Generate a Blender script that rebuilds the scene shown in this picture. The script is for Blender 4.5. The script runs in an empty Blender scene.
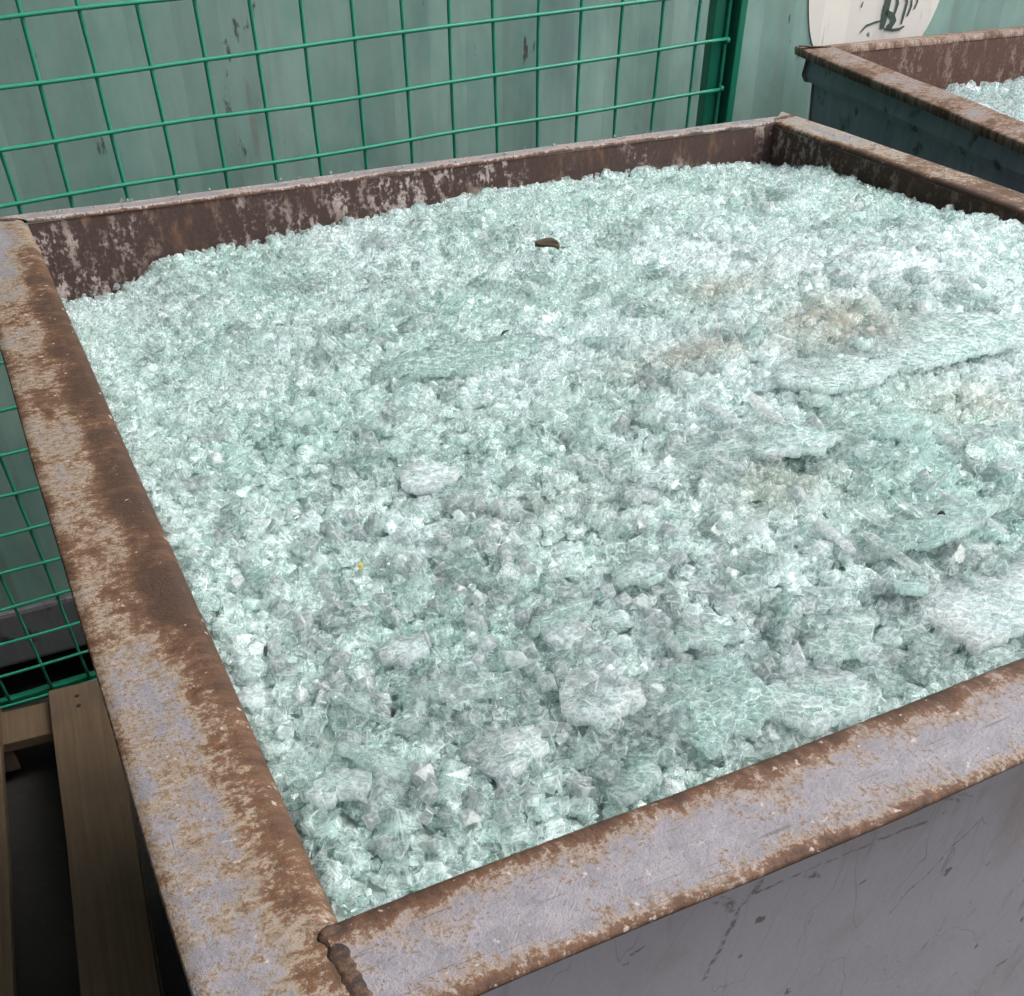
import bpy, bmesh, math, random
import numpy as np
from mathutils import Matrix, Vector, Euler, noise

random.seed(7)
rng = np.random.default_rng(11)
scene = bpy.context.scene
col = scene.collection

# ------------------------------------------------------------------ camera
RZ = 1.06                                   # height of the near bin's rim above the ground
cam_d = bpy.data.cameras.new('camera')
cam = bpy.data.objects.new('camera', cam_d)
col.objects.link(cam)
RIGHT = Vector((0.8968, -0.4425, -0.0040))
DOWN = Vector((-0.2880, -0.5767, -0.7646))
FWD = Vector((0.3360, 0.6868, -0.6445))
CAM = Vector((-0.0544, -0.2745, 0.3540 + RZ))
m = Matrix((RIGHT, -DOWN, -FWD)).transposed().to_4x4()
m.translation = CAM
cam.matrix_world = m
cam_d.sensor_fit = 'HORIZONTAL'
cam_d.sensor_width = 36.0
cam_d.lens = 1051.75 * 36.0 / 1024.0
cam_d.shift_x = (512 - 510) / 1024
cam_d.shift_y = (680 - 498) / 1024          # the photograph is the upper part of a taller frame
cam_d.clip_start = 0.02
cam_d.clip_end = 500
scene.camera = cam

# ------------------------------------------------------------------ sky, sun, exposure
SUN_EL, SUN_AZ = math.radians(54), math.radians(112)     # azimuth: clockwise from +Y
world = bpy.data.worlds.new('World')
scene.world = world
world.use_nodes = True
wn, wl = world.node_tree.nodes, world.node_tree.links
wn.clear()
w_out = wn.new('ShaderNodeOutputWorld')
w_bg = wn.new('ShaderNodeBackground')
w_hs = wn.new('ShaderNodeHueSaturation')
w_sky = wn.new('ShaderNodeTexSky')
w_sky.sky_type = 'NISHITA'
w_sky.sun_disc = False
w_sky.sun_elevation = SUN_EL
w_sky.sun_rotation = SUN_AZ
w_sky.dust_density = 4.0
w_sky.air_density = 1.0
w_hs.inputs['Saturation'].default_value = 0.30          # grey overcast, not blue sky
w_bg.inputs['Strength'].default_value = 0.15
wl.new(w_sky.outputs[0], w_hs.inputs['Color'])
wl.new(w_hs.outputs[0], w_bg.inputs['Color'])
wl.new(w_bg.outputs[0], w_out.inputs['Surface'])

sun_d = bpy.data.lights.new('sun', 'SUN')
sun_d.energy = 0.6
sun_d.angle = math.radians(28)
sun_d.color = (1.0, 0.97, 0.93)
sun = bpy.data.objects.new('sun', sun_d)
col.objects.link(sun)
sdir = Vector((math.sin(SUN_AZ) * math.cos(SUN_EL), math.cos(SUN_AZ) * math.cos(SUN_EL), math.sin(SUN_EL)))
sun.rotation_euler = sdir.to_track_quat('Z', 'Y').to_euler()
sun.location = sdir * 8

vs = scene.view_settings
vs.view_transform = 'Standard'
vs.look = 'None'
vs.gamma = 1.0
vs.use_curve_mapping = False
vs.exposure = 0.96
scene.display_settings.display_device = 'sRGB'

cy = scene.cycles
cy.max_bounces = 14
cy.diffuse_bounces = 8
cy.glossy_bounces = 3
cy.transmission_bounces = 9
cy.transparent_max_bounces = 6
cy.caustics_reflective = True
cy.caustics_refractive = True
cy.blur_glossy = 0.3
cy.sample_clamp_indirect = 6.0
cy.use_denoising = True
try:
    cy.denoiser = 'OPENIMAGEDENOISE'
    cy.denoising_input_passes = 'RGB_ALBEDO_NORMAL'
except Exception:
    pass
cy.use_adaptive_sampling = True
cy.adaptive_threshold = 0.05

# ------------------------------------------------------------------ helpers
def ray_y(px, py, yw):                        # where the sight line through a pixel meets a wall at y = yw
    d = RIGHT * ((px - 510) / 1051.75) + DOWN * ((py - 680) / 1051.75) + FWD
    t = (yw - CAM.y) / d.y
    return CAM + d * t
def ray_z(px, py, zw):
    d = RIGHT * ((px - 510) / 1051.75) + DOWN * ((py - 680) / 1051.75) + FWD
    t = (zw - CAM.z) / d.z
    return CAM + d * t
def mesh_obj(name, verts, faces, mat, parent=None, smooth=False, uv=None, attrs=None):
    me = bpy.data.meshes.new(name)
    me.from_pydata([tuple(v) for v in verts], [], [tuple(f) for f in faces])
    if uv is not None:                       # one (u, v) per vertex
        lay = me.uv_layers.new(name='UVMap')
        idx = np.empty(len(me.loops), dtype=np.int32)
        me.loops.foreach_get('vertex_index', idx)
        lay.data.foreach_set('uv', np.asarray(uv, dtype=np.float32)[idx].ravel())
    if attrs:
        for k, vals in attrs.items():
            a = me.attributes.new(k, 'FLOAT', 'POINT')
            a.data.foreach_set('value', np.asarray(vals, dtype=np.float32))
    if smooth:
        me.polygons.foreach_set('use_smooth', [True] * len(me.polygons))
    if mat:
        me.materials.append(mat)
    me.update()
    return link(name, me, parent)

def link(name, me, parent=None):
    o = bpy.data.objects.new(name, me)
    col.objects.link(o)
    if parent:
        o.parent = parent
    return o

def bm_obj(name, bm, mat, parent=None, smooth=False):
    me = bpy.data.meshes.new(name)
    bm.normal_update()
    bm.to_mesh(me)
    bm.free()
    if smooth:
        me.polygons.foreach_set('use_smooth', [True] * len(me.polygons))
    me.materials.append(mat)
    return link(name, me, parent)

def empty(name, loc=(0, 0, 0)):
    o = bpy.data.objects.new(name, None)
    o.empty_display_size = 0.1
    o.location = loc
    col.objects.link(o)
    return o

def tag(o, label=None, cat=None, group=None, kind=None):
    if label: o['label'] = label
    if cat: o['category'] = cat
    if group: o['group'] = group
    if kind: o['kind'] = kind
    return o

def box_bm(cx, cy_, cz, sx, sy, sz, bevel=0.0):
    bm = bmesh.new()
    bmesh.ops.create_cube(bm, size=1.0)
    for v in bm.verts:
        v.co = Vector((v.co.x * sx + cx, v.co.y * sy + cy_, v.co.z * sz + cz))
    if bevel:
        bmesh.ops.bevel(bm, geom=list(bm.edges), offset=bevel, segments=2, affect='EDGES', profile=0.6)
    return bm

def tube_mesh(pts, r, n=8):
    pts = [Vector(p) for p in pts]
    V, F = [], []
    for i, p in enumerate(pts):
        d = (pts[min(i + 1, len(pts) - 1)] - pts[max(i - 1, 0)]).normalized()
        a = d.orthogonal().normalized() if abs(d.z) < 0.9 else Vector((1, 0, 0))
        a = (a - d * a.dot(d)).normalized()
        b = d.cross(a)
        for k in range(n):
            t = 2 * math.pi * k / n
            V.append(p + (a * math.cos(t) + b * math.sin(t)) * r)
    for i in range(len(pts) - 1):
        for k in range(n):
            F.append((i * n + k, i * n + (k + 1) % n, (i + 1) * n + (k + 1) % n, (i + 1) * n + k))
    F.append(tuple(reversed(range(n))))
    F.append(tuple((len(pts) - 1) * n + k for k in range(n)))
    return V, F

# ------------------------------------------------------------------ material toolkit
class NT:
    def __init__(self, name):
        self.mat = bpy.data.materials.new(name)
        self.mat.use_nodes = True
        self.t = self.mat.node_tree
        self.t.nodes.clear()
        self.out = self.t.nodes.new('ShaderNodeOutputMaterial')
    def n(self, typ, **kw):
        nd = self.t.nodes.new(typ)
        for k, v in kw.items():
            setattr(nd, k, v)
        return nd
    def put(self, sock, val):
        if hasattr(val, 'is_linked'):
            self.t.links.new(val, sock)
        elif isinstance(val, (tuple, list)) and sock.type == 'RGBA' and len(val) == 3:
            sock.default_value = (*val, 1)
        else:
            sock.default_value = val
    def math(self, op, a, b=None, c=None, clamp=False):
        nd = self.n('ShaderNodeMath', operation=op, use_clamp=clamp)
        for i, v in enumerate((a, b, c)):
            if v is not None:
                self.put(nd.inputs[i], v)
        return nd.outputs[0]
    def sstep(self, x, lo, hi):
        nd = self.n('ShaderNodeMapRange', interpolation_type='SMOOTHSTEP')
        self.put(nd.inputs[0], x)
        self.put(nd.inputs[1], lo); self.put(nd.inputs[2], hi)
        nd.inputs[3].default_value = 0; nd.inputs[4].default_value = 1
        return nd.outputs[0]
    def mix(self, f, a, b, blend='MIX'):
        nd = self.n('ShaderNodeMix', data_type='RGBA', blend_type=blend)
        self.put(nd.inputs[0], f); self.put(nd.inputs[6], a); self.put(nd.inputs[7], b)
        return nd.outputs[2]
    def coord(self, kind='Object'):
        return self.n('ShaderNodeTexCoord').outputs[kind]
    def scale(self, vec, s, off=(0, 0, 0)):
        nd = self.n('ShaderNodeMapping')
        self.put(nd.inputs['Vector'], vec)
        nd.inputs['Scale'].default_value = s
        nd.inputs['Location'].default_value = off
        return nd.outputs[0]
    def noise(self, vec, scale, detail=4, rough=0.55, dist=0.0):
        nd = self.n('ShaderNodeTexNoise')
        self.put(nd.inputs['Vector'], vec)
        nd.inputs['Scale'].default_value = scale
        nd.inputs['Detail'].default_value = detail
        nd.inputs['Roughness'].default_value = rough
        nd.inputs['Distortion'].default_value = dist
        return nd.outputs[0]
    def noisec(self, vec, scale, detail=2):
        nd = self.n('ShaderNodeTexNoise')
        self.put(nd.inputs['Vector'], vec)
        nd.inputs['Scale'].default_value = scale
        nd.inputs['Detail'].default_value = detail
        return nd.outputs[1]
    def noisec_warp(self, vec, scale, amp):
        wv = self.n('ShaderNodeVectorMath', operation='MULTIPLY_ADD')
        self.put(wv.inputs[0], self.noisec(vec, scale, 1)); wv.inputs[1].default_value = (amp, amp, amp); self.put(wv.inputs[2], vec)
        return wv.outputs[0]
    def voro(self, vec, scale, feature='F1'):
        nd = self.n('ShaderNodeTexVoronoi', feature=feature)
        self.put(nd.inputs['Vector'], vec)
        nd.inputs['Scale'].default_value = scale
        return nd.outputs[0]
    def ramp(self, x, stops):
        nd = self.n('ShaderNodeValToRGB')
        el = nd.color_ramp.elements
        while len(el) < len(stops):
            el.new(0.5)
        for e, (p, c) in zip(el, stops):
            e.position = p
            e.color = (c, c, c, 1) if isinstance(c, (int, float)) else (*c, 1)
        self.put(nd.inputs[0], x)
        return nd.outputs[0]
    def sep(self, vec):
        nd = self.n('ShaderNodeSeparateXYZ')
        self.put(nd.inputs[0], vec)
        return nd.outputs
    def comb(self, x, y, z):
        nd = self.n('ShaderNodeCombineXYZ')
        for i, v in enumerate((x, y, z)):
            self.put(nd.inputs[i], v)
        return nd.outputs[0]
    def bump(self, h, strength=0.3, dist=0.002, normal=None):
        nd = self.n('ShaderNodeBump')
        nd.inputs['Strength'].default_value = strength
        nd.inputs['Distance'].default_value = dist
        self.put(nd.inputs['Height'], h)
        if normal is not None:
            self.put(nd.inputs['Normal'], normal)
        return nd.outputs[0]
    def bsdf(self, color, rough=0.6, normal=None, metallic=0.0, spec=0.5):
        nd = self.n('ShaderNodeBsdfPrincipled')
        self.put(nd.inputs['Base Color'], color)
        self.put(nd.inputs['Roughness'], rough)
        self.put(nd.inputs['Metallic'], metallic)
        self.put(nd.inputs['Specular IOR Level'], spec)
        if normal is not None:
            self.put(nd.inputs['Normal'], normal)
        return nd.outputs[0]
    def attr(self, name):
        return self.n('ShaderNodeAttribute', attribute_name=name).outputs['Fac']
    def seg(self, p2x, p2y, a, b, w0, w1):
        """mask of a scratch from a to b in the surface's own coordinates"""
        dx, dy = b[0] - a[0], b[1] - a[1]
        L2 = dx * dx + dy * dy
        ex, ey = self.math('SUBTRACT', p2x, a[0]), self.math('SUBTRACT', p2y, a[1])
        t = self.math('DIVIDE', self.math('ADD', self.math('MULTIPLY', ex, dx), self.math('MULTIPLY', ey, dy)), L2, clamp=True)
        qx = self.math('SUBTRACT', ex, self.math('MULTIPLY', t, dx))
        qy = self.math('SUBTRACT', ey, self.math('MULTIPLY', t, dy))
        d = self.math('SQRT', self.math('ADD', self.math('MULTIPLY', qx, qx), self.math('MULTIPLY', qy, qy)))
        w = self.math('ADD', w0, self.math('MULTIPLY', t, w1 - w0))
        return self.math('SUBTRACT', 1.0, self.sstep(self.math('DIVIDE', d, w), 0.5, 1.1))
    def done(self, shader):
        self.t.links.new(shader, self.out.inputs['Surface'])
        return self.mat

# ---- rusty, worn flange steel.  UV: u = metres along the rim, v = 0 at the inner bend, 1 at the outer edge
def flange_material(name, rust_curve, tan, seed, along_curve=None, dark=1.0):
    k = NT(name)
    uv = k.coord('UV')
    ob = k.scale(k.coord('Object'), (1, 1, 1), (seed * 3.1, seed * 1.7, seed))
    u, v, _ = k.sep(uv)
    vec = k.comb(k.math('ADD', u, seed * 5.0), k.math('MULTIPLY', v, 0.065), 0.0)
    warp = k.noisec(vec, 40, 3)
    wv = k.n('ShaderNodeVectorMath', operation='MULTIPLY_ADD')
    k.put(wv.inputs[0], warp); wv.inputs[1].default_value = (0.008, 0.008, 0); k.put(wv.inputs[2], vec)
    wvec = wv.outputs[0]
    big = k.noise(k.scale(wvec, (1.0, 0.8, 1)), 16, 3, 0.6)
    mid = k.noise(k.scale(wvec, (1.0, 0.95, 1)), 75, 4, 0.7)
    streak = k.noise(k.scale(wvec, (1.0, 0.5, 1)), 230, 3, 0.65)
    fine = k.noise(ob, 430, 3, 0.85)
    curve = k.ramp(v, rust_curve)
    def dev(x, g): return k.math('MULTIPLY', k.math('SUBTRACT', x, 0.5), g)
    s = k.math('ADD', dev(big, 2.0), dev(mid, 1.3))
    s = k.math('ADD', s, dev(streak, 0.9))
    s = k.math('ADD', s, dev(fine, 1.35))
    s = k.math('ADD', s, dev(curve, 2.0))
    if along_curve:
        s = k.math('ADD', s, dev(k.ramp(u, along_curve), 1.2))
    tanm = k.sstep(s, -0.40, 0.02)
    rust = k.sstep(s, 0.02, 0.34)
    deep = k.sstep(s, 0.34, 0.80)
    paint = k.mix(k.sstep(mid, 0.3, 0.7), (0.195, 0.185, 0.205), (0.295, 0.275, 0.300))
    paint = k.mix(k.sstep(fine, 0.56, 0.74), paint, (0.19, 0.155, 0.145))
    tcol = k.mix(k.sstep(streak, 0.3, 0.7), tan, tuple(c * 0.60 for c in tan))
    tcol = k.mix(k.sstep(fine, 0.46, 0.70), tcol, (0.150, 0.085, 0.052))
    rcol = k.mix(k.sstep(fine, 0.3, 0.7), (0.052, 0.023, 0.011), (0.165, 0.072, 0.031))
    rcol = k.mix(k.math('MULTIPLY', k.sstep(k.noise(wvec, 110, 3), 0.62, 0.74), 0.7), rcol, (0.24, 0.085, 0.032))
    c = k.mix(tanm, paint, tcol)
    c = k.mix(k.math('MULTIPLY', rust, 0.92), c, rcol)
    c = k.mix(k.math('MULTIPLY', deep, 0.75), c, (0.036, 0.018, 0.012))
    # chips of bare bright scale, short dark scratches
    chips = k.math('MULTIPLY', k.sstep(k.noise(ob, 150, 2, 0.5), 0.69, 0.73), 0.75)
    c = k.mix(chips, c, (0.50, 0.42, 0.38))
    for q, (ang, sc) in enumerate(((1.25, 1.0), (-0.8, 0.8), (0.45, 1.2))):
        mp = k.n('ShaderNodeMapping')
        k.put(mp.inputs['Vector'], vec)
        mp.inputs['Rotation'].default_value = (0, 0, ang)
        mp.inputs['Scale'].default_value = (26 * sc, 560 * sc, 1)
        mp.inputs['Location'].default_value = (seed + q * 3, q * 7.0, 0)
        sn = k.noise(mp.outputs[0], 1.0, 1, 0.4)
        ln = k.math('MULTIPLY', k.sstep(sn, 0.715, 0.75), 0.45)
        c = k.mix(ln, c, (0.075, 0.045, 0.035))
    if dark != 1.0:
        c = k.mix(1.0, c, (dark, dark, dark), 'MULTIPLY')
    h = fine
    rough = k.math('ADD', 0.42, k.math('MULTIPLY', tanm, 0.30))
    return k.done(k.bsdf(c, rough, k.bump(h, 0.6, 0.0014), 0.0, 0.45))

M_FL_LEFT = flange_material('rim_steel_left', [(0.0, 0.80), (0.30, 0.74), (0.46, 0.50), (0.85, 0.44), (1.0, 0.58)],
                            (0.345, 0.270, 0.195), 1.0, [(0.0, 0.02), (0.12, 0.32), (0.28, 0.64), (0.62, 0.66), (0.85, 0.58), (0.93, 0.42), (1.0, 0.36)])
M_FL_FRONT = flange_material('rim_steel_front', [(0.0, 0.92), (0.12, 0.74), (0.30, 0.44), (0.62, 0.26), (0.86, 0.38), (0.96, 0.66)],
                             (0.345, 0.275, 0.225), 2.0, [(0.0, 0.66), (0.10, 0.52), (0.30, 0.50), (0.45, 0.60), (0.9, 0.52)])
M_FL_BACK = flange_material('rim_steel_back', [(0.0, 0.90), (0.08, 0.60), (0.14, 0.30), (1.0, 0.50)], (0.55, 0.47, 0.44), 3.0)
M_FL_RIGHT = flange_material('rim_steel_right', [(0.0, 0.95), (0.12, 0.74), (0.4, 0.56), (1.0, 0.62)], (0.40, 0.34, 0.26), 4.0, [(0.0, 0.55), (0.8, 0.55), (1.0, 0.25)])
M_FL_FAR = flange_material('rim_steel_far_bin', [(0.0, 0.60), (0.5, 0.50), (1.0, 0.62)], (0.37, 0.27, 0.22), 5.0)

def inner_wall_material(name, base, chalk, seed):
    k = NT(name)
    ob = k.scale(k.coord('Object'), (1, 1, 1), (seed, seed * 2, 0))
    big = k.math('ADD', k.math('MULTIPLY', k.noise(ob, 11, 4), 0.6), k.math('MULTIPLY', k.noise(ob, 3.2, 2), 0.4))
    fine = k.noise(ob, 190, 5, 0.65)
    drip = k.noise(k.scale(ob, (1, 1, 0.4)), 60, 6, 0.68)
    c = k.mix(fine, base, tuple(min(1, x * 2.0) for x in base))
    c = k.mix(k.sstep(drip, 0.5, 0.72), c, (0.20, 0.115, 0.07))
    msk = k.math('MULTIPLY', k.sstep(k.math('ADD', k.math('MULTIPLY', drip, 0.8), k.math('MULTIPLY', fine, 0.5)), 0.64, 0.76),
                 k.sstep(big, 0.40, 0.56))
    c = k.mix(k.math('MULTIPLY', msk, chalk), c, (0.58, 0.50, 0.47))
    return k.done(k.bsdf(c, 0.8, k.bump(k.math('ADD', fine, drip), 0.5, 0.0015), 0, 0.3))
M_IN_BACK = inner_wall_material('rusted_inner_wall_back', (0.052, 0.033, 0.028), 0.9, 0.3)
M_IN_RIGHT = inner_wall_material('rusted_inner_wall_right', (0.058, 0.040, 0.030), 0.5, 2.1)
M_IN_FAR = inner_wall_material('rusted_inner_wall_far', (0.075, 0.038, 0.030), 0.25, 5.2)

def front_panel_material():
    k = NT('grey_painted_panel')
    ob = k.n('ShaderNodeNewGeometry').outputs['Position']
    x, y, z = k.sep(ob)
    wx = k.math('ADD', x, k.math('MULTIPLY', k.math('SUBTRACT', k.noise(ob, 45, 3), 0.5), 0.014))
    wz = k.math('ADD', z, k.math('MULTIPLY', k.math('SUBTRACT', k.noise(k.scale(ob, (1, 1, 1), (4, 1, 2)), 45, 3), 0.5), 0.014))
    big = k.noise(ob, 5, 4)
    fine = k.noise(ob, 160, 4, 0.6)
    c = k.mix(big, (0.245, 0.238, 0.262), (0.325, 0.312, 0.335))
    c = k.mix(k.math('MULTIPLY', k.sstep(k.noise(k.scale(ob, (1, 1, 1), (9, 0, 3)), 7, 5), 0.52, 0.70), 0.55), c, (0.20, 0.165, 0.145))
    SEG = []
    for a, b, w0, w1 in PANEL_SCRATCHES:
        SEG.append(k.seg(wx, wz, a, b, w0, w1))
    m_ = SEG[0]
    for s in SEG[1:]:
        m_ = k.math('MAXIMUM', m_, s)
    br = k.sstep(k.noise(ob, 170, 4, 0.7), 0.40, 0.58)
    m_ = k.math('MULTIPLY', m_, br)
    c = k.mix(k.math('MULTIPLY', m_, 0.68), c, (0.055, 0.034, 0.027))
    run = k.math('MULTIPLY', k.sstep(k.noise(k.scale(ob, (1, 1, 0.10)), 55, 4, 0.6), 0.56, 0.75), k.sstep(k.noise(ob, 9, 3), 0.45, 0.62))
    c = k.mix(k.math('MULTIPLY', run, 0.75), c, (0.13, 0.080, 0.055))
    sp = k.math('MULTIPLY', k.sstep(k.noise(ob, 60, 3, 0.5), 0.70, 0.74), 0.7)
    c = k.mix(sp, c, (0.05, 0.035, 0.03))
    scr = k.noise(k.scale(ob, (1.0, 1, 0.35)), 22, 2, 0.4, 0.6)
    ln = k.math('MULTIPLY', k.math('LESS_THAN', k.math('ABSOLUTE', k.math('SUBTRACT', scr, 0.5)), 0.003), 0.3)
    c = k.mix(ln, c, (0.07, 0.06, 0.06))
    return k.done(k.bsdf(c, k.math('ADD', 0.42, k.math('MULTIPLY', big, 0.2)), k.bump(k.math('ADD', k.math('MULTIPLY', fine, 0.12), k.noise(ob, 9, 2)), 0.35, 0.008), 0, 0.45))
def _pan(px, py):
    q = ray_y(px, py, -0.006)
    return (q.x, q.z)
PANEL_SCRATCHES = [(_pan(*a), _pan(*b), w0, w1) for a, b, w0, w1 in (
    ((792, 858), (752, 915), 0.0032, 0.0030), ((752, 915), (716, 992), 0.0028, 0.0022), ((758, 907), (820, 878), 0.0016, 0.0012),
    ((820, 878), (936, 831), 0.0010, 0.0018), ((728, 910), (742, 920), 0.0050, 0.0040), ((816, 884), (828, 889), 0.0040, 0.0016),
    ((988, 834), (945, 880), 0.0009, 0.0012), ((945, 880), (896, 933), 0.0014, 0.0008), ((955, 946), (936, 967), 0.0014, 0.0014),
    ((950, 808), (968, 812), 0.0025, 0.0018), ((824, 926), (807, 966), 0.0008, 0.0006), ((990, 925), (978, 936), 0.0010, 0.0010),
    ((700, 905), (690, 900), 0.0012, 0.0012), ((640, 965), (652, 958), 0.0016, 0.0010))]
M_PANEL = front_panel_material()

def dark_panel_material(name, a, b):
    k = NT(name)
    ob = k.coord('Object')
    drip = k.noise(k.scale(ob, (1, 1, 0.22)), 40, 5, 0.6)
    fine = k.noise(ob, 130, 4, 0.6)
    c = k.mix(k.sstep(drip, 0.35, 0.7), a, b)
    c = k.mix(k.math('MULTIPLY', k.sstep(k.noise(ob, 26, 4), 0.58, 0.70), 0.8), c, (0.028, 0.022, 0.022))
    c = k.mix(k.sstep(fine, 0.66, 0.75), c, (0.11, 0.12, 0.15))
    return k.done(k.bsdf(c, 0.5, k.bump(k.math('ADD', drip, fine), 0.3, 0.0012), 0, 0.4))
M_PANEL_FAR = dark_panel_material('dark_blue_panel', (0.19, 0.215, 0.290), (0.26, 0.27, 0.325))
M_OUT = dark_panel_material('grey_bin_side', (0.14, 0.14, 0.155), (0.17, 0.165, 0.175))

def weld_material():
    k = NT('weld_bead')
    ob = k.coord('Object')
    f = k.noise(ob, 170, 4, 0.65)
    c = k.mix(k.sstep(f, 0.42, 0.62), (0.035, 0.022, 0.017), (0.12, 0.065, 0.038))
    c = k.mix(k.sstep(k.noise(ob, 60, 3), 0.60, 0.70), c, (0.42, 0.14, 0.05))
    return k.done(k.bsdf(c, 0.65, k.bump(f, 0.6, 0.0015), 0.2, 0.5))
M_WELD = weld_material()

def green_metal(name, a, b, rough=0.38):
    k = NT(name)
    ob = k.coord('Object')
    c = k.mix(k.noise(ob, 25, 4), a, b)
    c = k.mix(k.math('MULTIPLY', k.sstep(k.noise(ob, 70, 4), 0.66, 0.74), 0.7), c, (0.12, 0.15, 0.12))
    return k.done(k.bsdf(c, rough, k.bump(k.noise(ob, 200, 3), 0.2, 0.0008), 0, 0.5))
M_WIRE = green_metal('green_coated_wire', (0.018, 0.255, 0.150), (0.034, 0.330, 0.210))
M_POST = green_metal('green_painted_post', (0.010, 0.165, 0.095), (0.016, 0.215, 0.130), 0.32)

def container_material():
    k = NT('weathered_green_container_paint')
    ob = k.coord('Object')
    x, y, z = k.sep(ob)
    big = k.sstep(k.noise(k.scale(ob, (1, 1, 0.5)), 6, 4, 0.65), 0.3, 0.7)
    drip = k.noise(k.scale(ob, (1, 1, 0.07)), 34, 5, 0.6)
    fine = k.noise(ob, 90, 4, 0.6)
    c = k.mix(big, (0.175, 0.315, 0.270), (0.290, 0.430, 0.375))
    c = k.mix(k.math('MULTIPLY', k.sstep(drip, 0.45, 0.75), 0.6), c, (0.225, 0.285, 0.245))
    c = k.mix(k.math('MULTIPLY', k.sstep(k.noise(k.scale(ob, (1, 1, 0.3), (3, 0, 1)), 9, 4), 0.55, 0.75), 0.6), c, (0.125, 0.190, 0.200))
    scuff = k.sstep(k.math('ADD', k.noise(k.scale(ob, (1, 1, 0.28)), 24, 4, 0.62), k.math('MULTIPLY', fine, 0.14)), 0.725, 0.78)
    c = k.mix(k.math('MULTIPLY', scuff, 0.85), c, (0.055, 0.045, 0.035))
    brown = k.sstep(k.noise(k.scale(ob, (1, 1, 0.12), (7, 2, 5)), 28, 4), 0.64, 0.76)
    c = k.mix(k.math('MULTIPLY', brown, 0.6), c, (0.23, 0.20, 0.15))
    return k.done(k.bsdf(c, 0.55, k.bump(fine, 0.2, 0.0015), 0, 0.4))
M_CONT = container_material()

def roundel_material():
    k = NT('flaking_white_paint')
    ob = k.coord('Object')
    fl = k.noise(k.scale(ob, (1, 1, 0.6)), 30, 5, 0.6)
    c = k.mix(k.noise(ob, 8, 3), (0.76, 0.71, 0.64), (0.82, 0.77, 0.70))
    c = k.mix(k.sstep(k.noise(k.scale(ob, (1, 1, 0.15)), 45, 4), 0.62, 0.75), c, (0.52, 0.47, 0.41))
    c = k.mix(k.sstep(fl, 0.69, 0.72), c, (0.15, 0.22, 0.19))
    return k.done(k.bsdf(c, 0.6, k.bump(fl, 0.2, 0.001), 0, 0.4))
M_ROUND = roundel_material()

def plain(name, c, rough=0.6, n=60, var=0.4):
    k = NT(name)
    ob = k.coord('Object')
    f = k.noise(ob, n, 4, 0.6)
    return k.done(k.bsdf(k.mix(f, c, tuple(x * (1 - var) for x in c)), rough, k.bump(f, 0.3, 0.001)))
M_STROKE = plain('worn_dark_green_lettering', (0.075, 0.115, 0.09), 0.6)
M_RUSTDARK = plain('dark_rust', (0.03, 0.022, 0.018), 0.8)

def wood_material():
    k = NT('weathered_pallet_wood')
    ob = k.coord('Object')
    rnd = k.n('ShaderNodeObjectInfo').outputs['Random']
    off = k.comb(k.math('MULTIPLY', rnd, 13.0), k.math('MULTIPLY', rnd, 7.0), 0)
    ad = k.n('ShaderNodeVectorMath', operation='ADD')
    k.put(ad.inputs[0], ob); k.put(ad.inputs[1], off)
    v = ad.outputs[0]
    g = k.noise(k.scale(v, (1, 0.035, 1)), 130, 5, 0.6, 0.4)
    b = k.noise(v, 7, 4)
    c = k.mix(g, (0.085, 0.055, 0.034), (0.22, 0.150, 0.092))
    c = k.mix(k.math('MULTIPLY', k.sstep(b, 0.45, 0.7), 0.55), c, (0.085, 0.068, 0.055))
    c = k.mix(k.sstep(k.voro(k.scale(v, (1, 0.55, 1)), 6), 0.06, 0.03), c, (0.05, 0.03, 0.018))
    return k.done(k.bsdf(c, 0.75, k.bump(g, 0.5, 0.0015), 0, 0.3))
M_WOOD = wood_material()

def ground_material():
    k = NT('dirty_yard_concrete')
    ob = k.coord('Object')
    c = k.mix(k.noise(ob, 3, 6, 0.6), (0.018, 0.016, 0.014), (0.045, 0.041, 0.037))
    c = k.mix(k.sstep(k.noise(ob, 40, 4), 0.55, 0.75), c, (0.045, 0.035, 0.03))
    return k.done(k.bsdf(c, 0.85, k.bump(k.noise(ob, 60, 5), 0.5, 0.004)))
M_GROUND = ground_material()

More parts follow.
